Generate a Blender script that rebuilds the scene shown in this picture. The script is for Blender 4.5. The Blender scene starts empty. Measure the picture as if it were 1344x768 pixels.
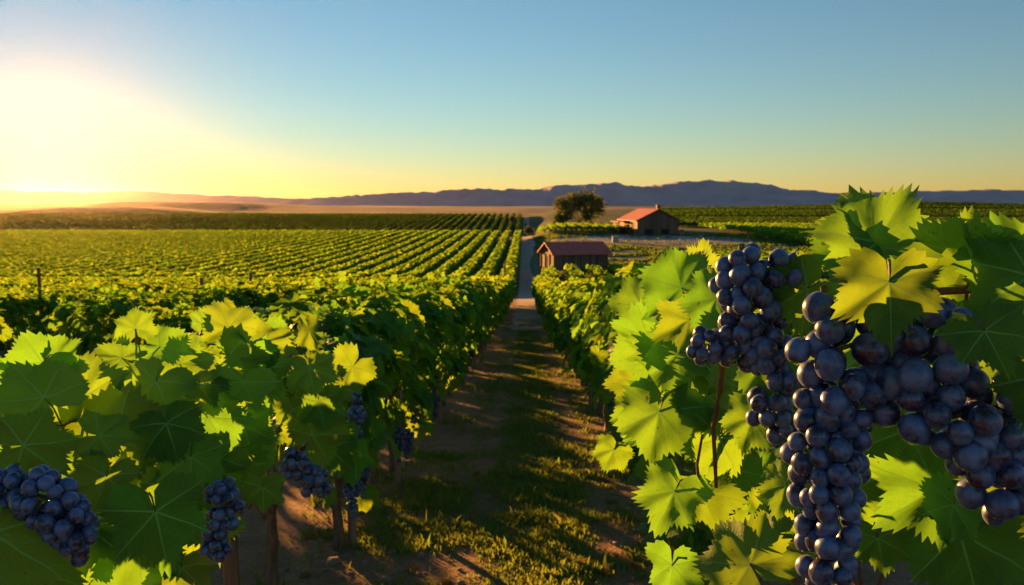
import bpy, math, random
import numpy as np
from mathutils import Vector, Matrix

RNG = np.random.default_rng(7)
random.seed(7)
SC = bpy.context.scene
COL = SC.collection
PI = math.pi

# ------------------------------------------------------------------ camera
W, H, F = 1344.0, 768.0, 1047.0            # photograph size, focal length in its pixels
EYE = Vector((0.0, 0.0, 1.5))
YAW = math.radians(1.0)
PITCH = math.atan((384 - 268) / F)
cam_d = bpy.data.cameras.new("camera")
cam = bpy.data.objects.new("camera", cam_d)
COL.objects.link(cam)
cam.location = EYE
cam.rotation_euler = (PI / 2 - PITCH, 0, YAW)
cam_d.sensor_width = 36.0
cam_d.lens = 36.0 * F / W
cam_d.clip_start = 0.02
cam_d.clip_end = 20000
cam_d.dof.use_dof = True
cam_d.dof.focus_distance = 1.0
cam_d.dof.aperture_fstop = 14.0
SC.camera = cam
FWD = Vector((-math.sin(YAW) * math.cos(PITCH), math.cos(YAW) * math.cos(PITCH), -math.sin(PITCH)))
RGT = Vector((math.cos(YAW), math.sin(YAW), 0))
UPV = RGT.cross(FWD)


def at(px, py, d):
    """world point seen at pixel (px,py) of the photograph at depth d along the view axis"""
    v = FWD + RGT * ((px - W / 2) / F) + UPV * ((H / 2 - py) / F)
    return EYE + v * d


# ------------------------------------------------------------------ sun + sky
SUN_PX = (50, 186)
sd = (at(SUN_PX[0], SUN_PX[1], 1.0) - EYE).normalized()
SUN_EL = math.asin(sd.z)
SUN_AZ = math.atan2(sd.x, sd.y)            # from +Y towards +X
sun_d = bpy.data.lights.new("sun", 'SUN')
sun_d.energy = 5.0
sun_d.color = (1.0, 0.43, 0.10)
sun_d.angle = math.radians(0.6)
sun = bpy.data.objects.new("sun", sun_d)
COL.objects.link(sun)
sun.location = (-20, 30, 30)
sun.rotation_euler = (-sd).to_track_quat('-Z', 'Y').to_euler()

world = bpy.data.worlds.new("World")
SC.world = world
world.use_nodes = True
wn, wl = world.node_tree.nodes, world.node_tree.links
wn.clear()
sky = wn.new('ShaderNodeTexSky')
sky.sky_type = 'NISHITA'
sky.sun_disc = False
sky.sun_elevation = SUN_EL
sky.sun_rotation = SUN_AZ
sky.altitude = 100
sky.air_density = 1.08
sky.dust_density = 0.0
sky.ozone_density = 2.8
bg = wn.new('ShaderNodeBackground')
bg.inputs['Strength'].default_value = 0.055
out = wn.new('ShaderNodeOutputWorld')
wl.new(sky.outputs[0], bg.inputs['Color'])
wl.new(bg.outputs[0], out.inputs['Surface'])

SC.view_settings.view_transform = 'Standard'
SC.view_settings.look = 'None'
SC.view_settings.gamma = 1.0
SC.view_settings.exposure = 2.05
SC.view_settings.use_curve_mapping = False
SC.render.engine = 'CYCLES'
cy = SC.cycles
cy.max_bounces = 7
cy.diffuse_bounces = 5
cy.glossy_bounces = 2
cy.transmission_bounces = 4
cy.transparent_max_bounces = 8
cy.volume_bounces = 0
cy.sample_clamp_indirect = 4.0
cy.use_denoising = True
cy.caustics_reflective = False
cy.caustics_refractive = False
cy.use_adaptive_sampling = True
cy.adaptive_threshold = 0.015


# ------------------------------------------------------------------ helpers
def tag(o, label=None, cat=None, group=None, kind=None):
    if label: o['label'] = label
    if cat: o['category'] = cat
    if group: o['group'] = group
    if kind: o['kind'] = kind
    return o


def empty(name, loc, rz=0.0):
    o = bpy.data.objects.new(name, None)
    COL.objects.link(o)
    o.location = loc
    o.rotation_euler = (0, 0, rz)
    o.empty_display_size = 0.1
    return o


def link(name, me, parent=None, loc=None):
    o = bpy.data.objects.new(name, me)
    COL.objects.link(o)
    if parent is not None: o.parent = parent
    if loc is not None: o.location = loc
    return o


def np_mesh(name, V, faces, mats, uv=None, uv2=None, smooth=True, mat_idx=None):
    """faces: list of int arrays (n,k).  uv/uv2: lists of (n,k,2) aligned with faces."""
    me = bpy.data.meshes.new(name)
    V = np.asarray(V, dtype=np.float32)
    me.vertices.add(len(V))
    me.vertices.foreach_set('co', V.ravel())
    loops = np.concatenate([f.ravel() for f in faces]).astype(np.int32)
    tot = np.concatenate([np.full(len(f), f.shape[1], dtype=np.int32) for f in faces])
    start = np.concatenate([[0], np.cumsum(tot)[:-1]]).astype(np.int32)
    me.loops.add(len(loops))
    me.loops.foreach_set('vertex_index', loops)
    me.polygons.add(len(tot))
    me.polygons.foreach_set('loop_start', start)
    me.polygons.foreach_set('loop_total', tot)
    if smooth:
        me.polygons.foreach_set('use_smooth', np.ones(len(tot), dtype=bool))
    if mat_idx is not None:
        me.polygons.foreach_set('material_index', np.asarray(mat_idx, dtype=np.int32))
    me.update(calc_edges=True)
    for nm, u in (('vein', uv), ('rnd', uv2)):
        if u is not None:
            lay = me.uv_layers.new(name=nm)
            lay.data.foreach_set('uv', np.concatenate([x.reshape(-1, 2) for x in u]).astype(np.float32).ravel())
    for m in (mats if isinstance(mats, (list, tuple)) else [mats]):
        me.materials.append(m)
    return me


class MB:
    """small hand-built meshes"""
    def __init__(self):
        self.v, self.f = [], []

    def box(self, c, s, M=None):
        n = len(self.v)
        for dz in (-.5, .5):
            for dx, dy in ((-.5, -.5), (.5, -.5), (.5, .5), (-.5, .5)):
                p = Vector((c[0] + dx * s[0], c[1] + dy * s[1], c[2] + dz * s[2]))
                self.v.append(M @ p if M else p)
        for q in ((3, 2, 1, 0), (4, 5, 6, 7), (0, 1, 5, 4), (1, 2, 6, 5), (2, 3, 7, 6), (3, 0, 4, 7)):
            self.f.append([n + i for i in q])
        return self

    def prism(self, poly, ext):
        """polygon (list of 3-vectors) extruded by vector ext"""
        n, k = len(self.v), len(poly)
        e = Vector(ext)
        self.v += [Vector(p) for p in poly] + [Vector(p) + e for p in poly]
        self.f.append([n + i for i in range(k)][::-1])
        self.f.append([n + k + i for i in range(k)])
        for i in range(k):
            j = (i + 1) % k
            self.f.append([n + i, n + j, n + k + j, n + k + i])
        return self

    def tube(self, pts, rad, seg=8, jit=0.0, cap=True):
        pts = [Vector(p) for p in pts]
        n0 = len(self.v)
        ref = Vector((0.3, 0.9, 0.1)).normalized()
        for i, p in enumerate(pts):
            t = (pts[min(i + 1, len(pts) - 1)] - pts[max(i - 1, 0)]).normalized()
            a = t.cross(ref)
            if a.length < 1e-3: a = t.cross(Vector((1, 0, 0)))
            a.normalize(); b = t.cross(a)
            r = rad[i] if hasattr(rad, '__len__') else rad
            for k in range(seg):
                w = 2 * PI * k / seg
                rr = r * (1 + jit * random.uniform(-1, 1))
                self.v.append(p + (a * math.cos(w) + b * math.sin(w)) * rr)
        for i in range(len(pts) - 1):
            for k in range(seg):
                k2 = (k + 1) % seg
                self.f.append([n0 + i * seg + k, n0 + i * seg + k2, n0 + (i + 1) * seg + k2, n0 + (i + 1) * seg + k])
        if cap:
            self.f.append([n0 + k for k in range(seg)])
            self.f.append([n0 + (len(pts) - 1) * seg + k for k in range(seg)][::-1])
        return self

    def mesh(self, name, mat, smooth=False):
        me = bpy.data.meshes.new(name)
        me.from_pydata([tuple(v) for v in self.v], [], self.f)
        if smooth:
            me.polygons.foreach_set('use_smooth', [True] * len(me.polygons))
        me.materials.append(mat)
        me.update()
        return me

    def build(self, name, mat, parent=None, smooth=False, bevel=0.0):
        o = link(name, self.mesh(name, mat, smooth), parent)
        if bevel:
            b = o.modifiers.new('bevel', 'BEVEL'); b.width = bevel; b.segments = 2; b.limit_method = 'ANGLE'
        return o


def vnoise(x, y, seed=0):
    """smooth value noise (numpy)"""
    xi, yi = np.floor(x).astype(int), np.floor(y).astype(int)
    fx, fy = x - xi, y - yi
    fx, fy = fx * fx * (3 - 2 * fx), fy * fy * (3 - 2 * fy)

    def h(a, b):
        n = np.sin(a * 127.1 + b * 311.7 + seed * 74.7) * 43758.5453
        return n - np.floor(n)
    return (h(xi, yi) * (1 - fx) + h(xi + 1, yi) * fx) * (1 - fy) + (h(xi, yi + 1) * (1 - fx) + h(xi + 1, yi + 1) * fx) * fy


def fbm(x, y, seed=0, oct=4):
    s, a, t = 0, .5, 0
    for k in range(oct):
        s = s + a * vnoise(x * 2 ** k, y * 2 ** k, seed + k); t += a; a *= .5
    return s / t


def sstep(a, b, x):
    t = np.clip((x - a) / (b - a), 0, 1)
    return t * t * (3 - 2 * t)


def hermite(xs, ys, x):
    xs, ys = np.array(xs, float), np.array(ys, float)
    d = np.diff(ys) / np.diff(xs)
    m = np.empty_like(ys); m[0], m[-1] = d[0], d[-1]
    for i in range(1, len(xs) - 1):
        m[i] = 0 if d[i - 1] * d[i] <= 0 else 2 * d[i - 1] * d[i] / (d[i - 1] + d[i])
    x = np.clip(x, xs[0], xs[-1])
    i = np.clip(np.searchsorted(xs, x, side='right') - 1, 0, len(xs) - 2)
    h = xs[i + 1] - xs[i]; t = (x - xs[i]) / h
    return ((1 + 2 * t) * (1 - t) ** 2 * ys[i] + t * (1 - t) ** 2 * h * m[i]
            + t * t * (3 - 2 * t) * ys[i + 1] + t * t * (t - 1) * h * m[i + 1])


# ------------------------------------------------------------------ terrain
PL = [(-60, 4), (0, 0), (10, -1.12), (20, -2.1), (35, -3.4), (48, -4.35), (58, -5.1), (70, -5.5), (100, -5.4), (150, -4.75),
      (160, -5.0), (185, -7.5), (205, -8), (330, -3.7), (350, -3.9), (390, -6), (450, -9), (700, -12), (1100, -8), (1600, -3), (2300, -3), (7000, -3)]
PR = [(-60, 4), (0, 0), (10, -1.12), (20, -2.1), (35, -3.4), (48, -4.35), (58, -4.6), (70, -4.55), (100, -4.3), (150, -3.75),
      (170, -3.8), (200, -4.2), (260, -3.9), (330, -2.4), (420, -1.7), (470, -1.8), (600, -8), (1000, -10), (1600, -3), (2300, -3), (7000, -3)]


def terrain(x, y):
    x, y = np.asarray(x, float), np.asarray(y, float)
    L = hermite(*zip(*PL), y); R = hermite(*zip(*PR), y)
    q = x / np.maximum(y, 20.0)
    z = L + (R - L) * sstep(-0.004, 0.04, q)
    def bump(cx, cy, sx, sy, h): return h * np.exp(-((x - cx) / sx) ** 2 - ((y - cy) / sy) ** 2)
    far = sstep(380, 900, y)
    z = z + bump(215, 455, 75, 60, 3.6) + bump(-330, 620, 130, 90, 11.5)
    z = z + bump(-520, 1150, 330, 120, 12) * (.8 + .4 * fbm(x / 210, y / 210, 3)) + far * 5 * (fbm(x / 160, y / 160, 9) - .5)
    z = z + sstep(160, 260, y) * 0.8 * (fbm(x / 60, y / 60, 5) - .5)
    return z


def gz(x, y): return float(terrain(x, y))


# ------------------------------------------------------------------ materials
def new_mat(name):
    m = bpy.data.materials.new(name); m.use_nodes = True
    nt = m.node_tree
    return m, nt, nt.nodes, nt.links, nt.nodes['Principled BSDF']


def mixc(nt, fac, a, b):
    n = nt.nodes.new('ShaderNodeMix'); n.data_type = 'RGBA'
    for s, v in ((0, fac), (6, a), (7, b)):
        if hasattr(v, 'links'): nt.links.new(v, n.inputs[s])
        else: n.inputs[s].default_value = v if s == 0 else (*v, 1)
    return n.outputs[2]


def mth(nt, op, a, b=None, c=None, clamp=False):
    n = nt.nodes.new('ShaderNodeMath'); n.operation = op; n.use_clamp = clamp
    for i, v in enumerate((a, b, c)):
        if v is None: continue
        if hasattr(v, 'links'): nt.links.new(v, n.inputs[i])
        else: n.inputs[i].default_value = v
    return n.outputs[0]


def noise(nt, vec, scale, detail=3, rough=.55):
    n = nt.nodes.new('ShaderNodeTexNoise')
    n.inputs['Scale'].default_value = scale; n.inputs['Detail'].default_value = detail; n.inputs['Roughness'].default_value = rough
    if vec is not None: nt.links.new(vec, n.inputs['Vector'])
    return n.outputs['Fac']


def ramp(nt, fac, stops):
    n = nt.nodes.new('ShaderNodeValToRGB')
    el = n.color_ramp.elements
    while len(el) < len(stops): el.new(.5)
    for e, (p, c) in zip(el, stops): e.position = p; e.color = (*c, 1) if hasattr(c, '__len__') else (c, c, c, 1)
    nt.links.new(fac, n.inputs[0])
    return n.outputs[0]


def bump(nt, h, strength, dist, normal=None):
    n = nt.nodes.new('ShaderNodeBump'); n.inputs['Strength'].default_value = strength; n.inputs['Distance'].default_value = dist
    nt.links.new(h, n.inputs['Height'])
    if normal is not None: nt.links.new(normal, n.inputs['Normal'])
    return n.outputs[0]


def leaf_mat(name, dark, light, trans, tfac=.45, veins=True, spec=.12):
    m, nt, nd, ln, p = new_mat(name)
    r = nd.new('ShaderNodeUVMap'); r.uv_map = 'rnd'
    rs = nd.new('ShaderNodeSeparateXYZ'); ln.new(r.outputs[0], rs.inputs[0])
    geo = nd.new('ShaderNodeNewGeometry')
    base = mixc(nt, rs.outputs[0], dark, light)
    tcol = mixc(nt, rs.outputs[1], trans, tuple(c * k for c, k in zip(trans, (1.55, .9, .6))))
    p.inputs['Roughness'].default_value = .58
    p.inputs['Specular IOR Level'].default_value = spec
    if veins:
        u = nd.new('ShaderNodeUVMap'); u.uv_map = 'vein'
        us = nd.new('ShaderNodeSeparateXYZ'); ln.new(u.outputs[0], us.inputs[0])
        uu, vv = us.outputs[0], us.outputs[1]
        w0 = mth(nt, 'MULTIPLY_ADD', uu, -.009, .0115)
        main = mth(nt, 'SMOOTH_MIN', 1.0, mth(nt, 'DIVIDE', w0, mth(nt, 'ADD', vv, .001)), .1)
        main = mth(nt, 'MULTIPLY_ADD', main, 1.6, -.7, clamp=True)
        ph = mth(nt, 'FRACT', mth(nt, 'MULTIPLY', mth(nt, 'SUBTRACT', uu, mth(nt, 'MULTIPLY', vv, 1.15)), 6.5))
        tri = mth(nt, 'ABSOLUTE', mth(nt, 'SUBTRACT', ph, .5))
        sec = mth(nt, 'SUBTRACT', 1.0, mth(nt, 'MULTIPLY', tri, 22), clamp=True)
        sec = mth(nt, 'MULTIPLY', sec, .55)
        vein = mth(nt, 'MAXIMUM', main, sec)
        co = nd.new('ShaderNodeTexCoord')
        mot = noise(nt, co.outputs['Object'], 42, 4)
        base = mixc(nt, mth(nt, 'MULTIPLY', mot, .5), base, tuple(c * .55 for c in dark))
        base = mixc(nt, mth(nt, 'MULTIPLY', vein, .9), base, tuple(min(1, c * 2.1 + .06) for c in light))
        tcol = mixc(nt, mth(nt, 'MULTIPLY', vein, .42), tcol, tuple(c * .22 for c in trans))
        vo = nd.new('ShaderNodeTexVoronoi'); vo.feature = 'DISTANCE_TO_EDGE'; vo.inputs['Scale'].default_value = 15
        ln.new(u.outputs[0], vo.inputs['Vector'])
        net = mth(nt, 'MULTIPLY', vo.outputs['Distance'], 3.0, clamp=True)
        fine = mth(nt, 'SUBTRACT', 1.0, mth(nt, 'MULTIPLY', vo.outputs['Distance'], 14.0), clamp=True)
        base = mixc(nt, mth(nt, 'MULTIPLY', fine, .22), base, tuple(min(1, c * 1.5 + .02) for c in light))
        tcol = mixc(nt, mth(nt, 'MULTIPLY', fine, .22), tcol, tuple(c * .35 for c in trans))
        hgt = mth(nt, 'ADD', mth(nt, 'MULTIPLY', vein, -1.0), mth(nt, 'ADD', mth(nt, 'MULTIPLY', mot, .35), mth(nt, 'MULTIPLY', net, .25)))
        bn = bump(nt, hgt, .35, .002)
        ln.new(bn, p.inputs['Normal'])
        sp_ = noise(nt, co.outputs['Object'], 95, 2)
        spot = mth(nt, 'MULTIPLY', mth(nt, 'GREATER_THAN', sp_, .735), mth(nt, 'GREATER_THAN', rs.outputs[0], .35))
        base = mixc(nt, mth(nt, 'MULTIPLY', spot, .8), base, (.11, .055, .02))
        tcol = mixc(nt, mth(nt, 'MULTIPLY', spot, .8), tcol, (.10, .05, .01))
    base = mixc(nt, mth(nt, 'MULTIPLY', geo.outputs['Backfacing'], .35), base, tuple(c * 1.3 + .02 for c in light))
    ln.new(base, p.inputs['Base Color'])
    tr = nd.new('ShaderNodeBsdfTranslucent'); ln.new(tcol, tr.inputs['Color'])
    mx = nd.new('ShaderNodeMixShader'); mx.inputs[0].default_value = tfac
    ln.new(p.outputs[0], mx.inputs[1]); ln.new(tr.outputs[0], mx.inputs[2])
    ln.new(mx.outputs[0], nd['Material Output'].inputs['Surface'])
    return m


M_LEAF = leaf_mat('vine_leaf', (.016, .075, .012), (.095, .240, .036), (.20, .56, .032), .44)
M_LEAF_MID = leaf_mat('vine_leaf_mid', (.030, .120, .014), (.080, .210, .028), (.23, .58, .030), .45, spec=0)
M_LEAF_FAR = leaf_mat('vine_leaf_far', (.032, .115, .014), (.070, .185, .024), (.27, .62, .028), .44, veins=False, spec=0)
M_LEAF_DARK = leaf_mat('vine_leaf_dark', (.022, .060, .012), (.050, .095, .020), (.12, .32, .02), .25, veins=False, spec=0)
M_TREE = leaf_mat('tree_leaf', (.06, .09, .03), (.12, .16, .055), (.14, .22, .05), .36, veins=False, spec=0)
M_BUSH = leaf_mat('shrub_leaf', (.03, .05, .018), (.06, .08, .024), (.18, .18, .03), .25, veins=False, spec=0)
M_GRASS = leaf_mat('grass_blade', (.050, .125, .020), (.15, .20, .045), (.22, .38, .05), .4, veins=False, spec=0)


def bark_mat(name, a, b, scale=9, stretch=.18):
    m, nt, nd, ln, p = new_mat(name)
    co = nd.new('ShaderNodeTexCoord'); mp = nd.new('ShaderNodeMapping')
    mp.inputs['Scale'].default_value = (1, 1, stretch)
    ln.new(co.outputs['Object'], mp.inputs[0])
    n1 = noise(nt, mp.outputs[0], scale * 5, 5, .65)
    ln.new(ramp(nt, n1, [(.3, a), (.7, b)]), p.inputs['Base Color'])
    p.inputs['Roughness'].default_value = .9
    ln.new(bump(nt, n1, .9, .012), p.inputs['Normal'])
    return m


M_BARK = bark_mat('vine_bark', (.06, .034, .02), (.27, .155, .085))
M_TBARK = bark_mat('tree_bark', (.05, .04, .03), (.16, .12, .08), 2)
M_POST = bark_mat('post_wood', (.10, .06, .033), (.32, .19, .10), 6, .06)
M_CANE = bark_mat('cane', (.13, .05, .02), (.30, .13, .05), 12, .2)
M_STEM = bark_mat('green_stem', (.10, .13, .03), (.22, .20, .06), 12, .3)


def grape_mat():
    m, nt, nd, ln, p = new_mat('grape_skin')
    co = nd.new('ShaderNodeTexCoord'); oi = nd.new('ShaderNodeObjectInfo')
    mp = nd.new('ShaderNodeMapping'); ln.new(co.outputs['Object'], mp.inputs[0])
    cmb = nd.new('ShaderNodeCombineXYZ'); ln.new(mth(nt, 'MULTIPLY', oi.outputs['Random'], 9.0), cmb.inputs[0]); ln.new(cmb.outputs[0], mp.inputs[1])
    n1 = noise(nt, mp.outputs[0], 45, 5, .6)
    n2 = noise(nt, mp.outputs[0], 260, 3, .6)
    skin = mixc(nt, oi.outputs['Random'], (.007, .008, .022), (.026, .009, .022))
    n3 = noise(nt, mp.outputs[0], 120, 4, .7)
    bl = ramp(nt, mth(nt, 'ADD', mth(nt, 'MULTIPLY', n1, .55), mth(nt, 'ADD', mth(nt, 'MULTIPLY', n2, .15), mth(nt, 'MULTIPLY', n3, .30))), [(.41, 0.0), (.57, 0.9)])
    ln.new(mixc(nt, mth(nt, 'MULTIPLY', bl, .85), skin, (.105, .195, .40)), p.inputs['Base Color'])
    ln.new(mth(nt, 'MULTIPLY_ADD', bl, .20, .22), p.inputs['Roughness'])
    p.inputs['Specular IOR Level'].default_value = .6
    sh = p.inputs.get('Sheen Weight')
    if sh: sh.default_value = .15; p.inputs['Sheen Roughness'].default_value = .4; p.inputs['Sheen Tint'].default_value = (.6, .7, 1, 1)
    ln.new(bump(nt, n2, .12, .001), p.inputs['Normal'])
    return m


M_GRAPE = grape_mat()


def ground_mat():
    m, nt, nd, ln, p = new_mat('ground')
    geo = nd.new('ShaderNodeNewGeometry')
    pos = geo.outputs['Position']
    sp = nd.new('ShaderNodeSeparateXYZ'); ln.new(pos, sp.inputs[0])
    x, y = sp.outputs[0], sp.outputs[1]
    nf, nm, nl, nh = noise(nt, pos, 38, 6, .7), noise(nt, pos, 5.5, 5, .6), noise(nt, pos, 1.1, 3), noise(nt, pos, .02, 4)
    soil = ramp(nt, mth(nt, 'ADD', mth(nt, 'MULTIPLY', nf, .6), mth(nt, 'MULTIPLY', nm, .4)), [(.30, (.15, .09, .052)), (.55, (.32, .20, .12)), (.78, (.50, .36, .24))])
    grass = ramp(nt, nf, [(.3, (.05, .085, .018)), (.7, (.16, .18, .045))])
    # grass in the middle of the lane, bare soil along the trunks
    dx = mth(nt, 'ABSOLUTE', mth(nt, 'SUBTRACT', x, .08))
    gm = mth(nt, 'SUBTRACT', 1.12, mth(nt, 'MULTIPLY', dx, 1.35))
    gm = mth(nt, 'ADD', gm, mth(nt, 'MULTIPLY', mth(nt, 'SUBTRACT', nm, .5), 1.9))
    gm = mth(nt, 'ADD', gm, mth(nt, 'MULTIPLY', mth(nt, 'SUBTRACT', nl, .5), 1.6))
    gm = mth(nt, 'MULTIPLY_ADD', gm, 1.6, -.45, clamp=True)
    rut = mth(nt, 'ABSOLUTE', mth(nt, 'SUBTRACT', mth(nt, 'ABSOLUTE', dx), .42))
    rut = mth(nt, 'SUBTRACT', 1.0, mth(nt, 'MULTIPLY', rut, 7.0), clamp=True)
    gm = mth(nt, 'SUBTRACT', gm, mth(nt, 'MULTIPLY', rut, .55), clamp=True)
    near = mixc(nt, gm, soil, grass)
    field = ramp(nt, nh, [(.3, (.045, .090, .022)), (.55, (.065, .11, .028)), (.75, (.12, .13, .045))])
    dry = ramp(nt, noise(nt, pos, .006, 5), [(.35, (.17, .13, .065)), (.6, (.25, .19, .10))])
    f1 = mth(nt, 'MULTIPLY_ADD', y, 1 / 8.0, -52 / 8.0, clamp=True)
    f2 = mth(nt, 'MULTIPLY_ADD', y, 1 / 250.0, -480 / 250.0, clamp=True)
    col = mixc(nt, f1, near, field)
    col = mixc(nt, f2, col, dry)
    ln.new(col, p.inputs['Base Color'])
    p.inputs['Roughness'].default_value = .95
    p.inputs['Specular IOR Level'].default_value = .1
    h = mth(nt, 'ADD', nf, mth(nt, 'MULTIPLY', nm, 2.2))
    ln.new(bump(nt, h, .8, .03), p.inputs['Normal'])
    return m


def gravel_mat(name, a, b):
    m, nt, nd, ln, p = new_mat(name)
    geo = nd.new('ShaderNodeNewGeometry')
    n1, n2 = noise(nt, geo.outputs['Position'], 22, 5, .7), noise(nt, geo.outputs['Position'], .6, 4)
    ln.new(ramp(nt, mth(nt, 'ADD', mth(nt, 'MULTIPLY', n1, .5), mth(nt, 'MULTIPLY', n2, .5)), [(.35, a), (.65, b)]), p.inputs['Base Color'])
    p.inputs['Roughness'].default_value = .95
    ln.new(bump(nt, n1, .6, .02), p.inputs['Normal'])
    return m


M_GROUND = ground_mat()
M_PATH = gravel_mat('path_gravel', (.24, .175, .12), (.45, .35, .25))
M_YARD = gravel_mat('yard_gravel', (.30, .275, .24), (.46, .42, .37))
_nt = M_YARD.node_tree; _p = _nt.nodes['Principled BSDF']; _src = _p.inputs['Base Color'].links[0].from_socket
_g = _nt.nodes.new('ShaderNodeNewGeometry')
_f = ramp(_nt, noise(_nt, _g.outputs['Position'], .22, 6, .7), [(.42, 0.0), (.58, .9)])
_nt.links.new(mixc(_nt, _f, _src, (.07, .085, .03)), _p.inputs['Base Color'])
M_TURF = gravel_mat('turf', (.035, .075, .018), (.08, .125, .032))


def rock_mat(name, a, b):
    m, nt, nd, ln, p = new_mat(name)
    geo = nd.new('ShaderNodeNewGeometry')
    n1 = noise(nt, geo.outputs['Position'], .012, 6, .6)
    ln.new(ramp(nt, n1, [(.35, a), (.65, b)]), p.inputs['Base Color'])
    p.inputs['Roughness'].default_value = 1.0
    return m


M_MTN = rock_mat('mountain', (.40, .31, .31), (.52, .41, .40))


def plank_mat(name, a, b, freq=9.0):
    m, nt, nd, ln, p = new_mat(name)
    co = nd.new('ShaderNodeTexCoord'); sp = nd.new('ShaderNodeSeparateXYZ'); ln.new(co.outputs['Object'], sp.inputs[0])
    s = mth(nt, 'MULTIPLY', mth(nt, 'ADD', sp.outputs[0], sp.outputs[1]), freq)
    fr, fl = mth(nt, 'FRACT', s), mth(nt, 'FLOOR', s)
    wn_ = nd.new('ShaderNodeTexWhiteNoise'); wn_.noise_dimensions = '1D'; ln.new(fl, wn_.inputs['W'])
    mp = nd.new('ShaderNodeMapping'); mp.inputs['Scale'].default_value = (6, 6, .5); ln.new(co.outputs['Object'], mp.inputs[0])
    n1 = noise(nt, mp.outputs[0], 2.5, 5, .65)
    c = mixc(nt, mth(nt, 'MULTIPLY_ADD', n1, .8, mth(nt, 'MULTIPLY_ADD', wn_.outputs['Value'], .7, -.35)), a, b)
    gap = mth(nt, 'GREATER_THAN', mth(nt, 'ABSOLUTE', mth(nt, 'SUBTRACT', fr, .5)), .44)
    ln.new(mixc(nt, gap, c, tuple(v * .25 for v in a)), p.inputs['Base Color'])
    p.inputs['Roughness'].default_value = .85
    ln.new(bump(nt, mth(nt, 'SUBTRACT', n1, gap), .6, .03), p.inputs['Normal'])
    return m


M_PLANK = plank_mat('barn_planks', (.09, .055, .035), (.22, .14, .09), 2.6)
M_PLANK2 = plank_mat('shed_planks', (.10, .06, .04), (.24, .15, .09), 3.4)


def roof_mat(name, a, b):
    m, nt, nd, ln, p = new_mat(name)
    co = nd.new('ShaderNodeTexCoord')
    n1 = noise(nt, co.outputs['Object'], 2.0, 5, .65)
    sp = nd.new('ShaderNodeSeparateXYZ'); ln.new(co.outputs['Object'], sp.inputs[0])
    rib = mth(nt, 'SINE', mth(nt, 'MULTIPLY', sp.outputs[0], 26.0))
    rib2 = mth(nt, 'FRACT', mth(nt, 'MULTIPLY', sp.outputs[2], 6.0))
    ln.new(ramp(nt, n1, [(.3, a), (.7, b)]), p.inputs['Base Color'])
    p.inputs['Roughness'].default_value = .7
    ln.new(bump(nt, mth(nt, 'ADD', rib, rib2), .5, .03), p.inputs['Normal'])
    return m


M_ROOF = roof_mat('barn_roof', (.28, .045, .028), (.42, .08, .045))
M_ROOF2 = roof_mat('shed_roof', (.42, .075, .055), (.56, .13, .095))


def flat_mat(name, c, rough=.85):
    m, nt, nd, ln, p = new_mat(name)
    co = nd.new('ShaderNodeTexCoord')
    n1 = noise(nt, co.outputs['Object'], 7, 5, .65)
    ln.new(mixc(nt, n1, tuple(v * .7 for v in c), tuple(min(1, v * 1.3) for v in c)), p.inputs['Base Color'])
    p.inputs['Roughness'].default_value = rough
    return m


M_DARK = flat_mat('dark_opening', (.012, .010, .009))
M_BRICK = flat_mat('brick', (.26, .10, .06))
M_STONE = flat_mat('stone', (.38, .35, .31))
M_TIMBER = flat_mat('timber', (.12, .075, .045))

# ------------------------------------------------------------------ setting
# ground: one polar sheet out to the horizon
ang = np.concatenate([np.linspace(-180, -50, 40)[:-1], np.linspace(-50, 50, 320), np.linspace(50, 180, 40)[1:-1]])
rad = np.concatenate([np.linspace(.4, 12, 30)[:-1], np.geomspace(12, 7000, 300)])
A, Rr = np.meshgrid(np.radians(ang), rad)
gx, gy = Rr * np.sin(A), Rr * np.cos(A)
gzv = terrain(gx, gy)
nr, na = A.shape
V = np.stack([gx.ravel(), gy.ravel(), gzv.ravel()], 1)
V = np.concatenate([V, [[0, 0, gz(0, 0)]]])
i, j = np.meshgrid(np.arange(nr - 1), np.arange(na), indexing='ij')
j2 = (j + 1) % na
quads = np.stack([i * na + j, (i + 1) * na + j, (i + 1) * na + j2, i * na + j2], -1).reshape(-1, 4)[:, ::-1]
jj = np.arange(na)
tris = np.stack([np.full(na, nr * na), jj, (jj + 1) % na], -1)[:, ::-1]
tag(link('ground', np_mesh('ground', V, [quads, tris], M_GROUND)), kind='structure')


def grid_sheet(name, xs, ys, zfun, mat, kind='structure'):
    X, Y = np.meshgrid(xs, ys)
    Z = zfun(X, Y)
    n, m_ = X.shape
    i, j = np.meshgrid(np.arange(n - 1), np.arange(m_ - 1), indexing='ij')
    q = np.stack([i * m_ + j, i * m_ + j + 1, (i + 1) * m_ + j + 1, (i + 1) * m_ + j], -1).reshape(-1, 4)
    me = np_mesh(name, np.stack([X.ravel(), Y.ravel(), Z.ravel()], 1), [q], mat)
    return tag(link(name, me), kind=kind)


# mountains: silhouette heights (above the eye) by view direction
def ridge(cy, sy, prof, rough, seed):
    px = np.array([p[0] for p in prof], float); hz = np.array([(268 - p[1]) / F * cy for p in prof])
    def f(X, Y):
        q = 690 + X / cy * F
        h = np.interp(q, px, hz, left=0, right=0)
        n = fbm(X / rough, Y / (rough * 1.6), seed, 5)
        n2 = fbm(X / (rough * .22), Y / (rough * .4), seed + 7, 4)
        rid = np.exp(-((Y - cy) / sy) ** 2)
        z = h * rid * (.76 + .42 * n) + (h * .10 + 8 * (h > 3)) * (n2 - .5) + 9 * (h > 3) * rid * (fbm(X / (rough * .09), Y / (rough * .3), seed + 3, 3) - .5) + 1.5 + (h + 25) * -.0 - 12 * (1 - rid)
        return np.where(h <= 0, -30, z)
    return f


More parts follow.
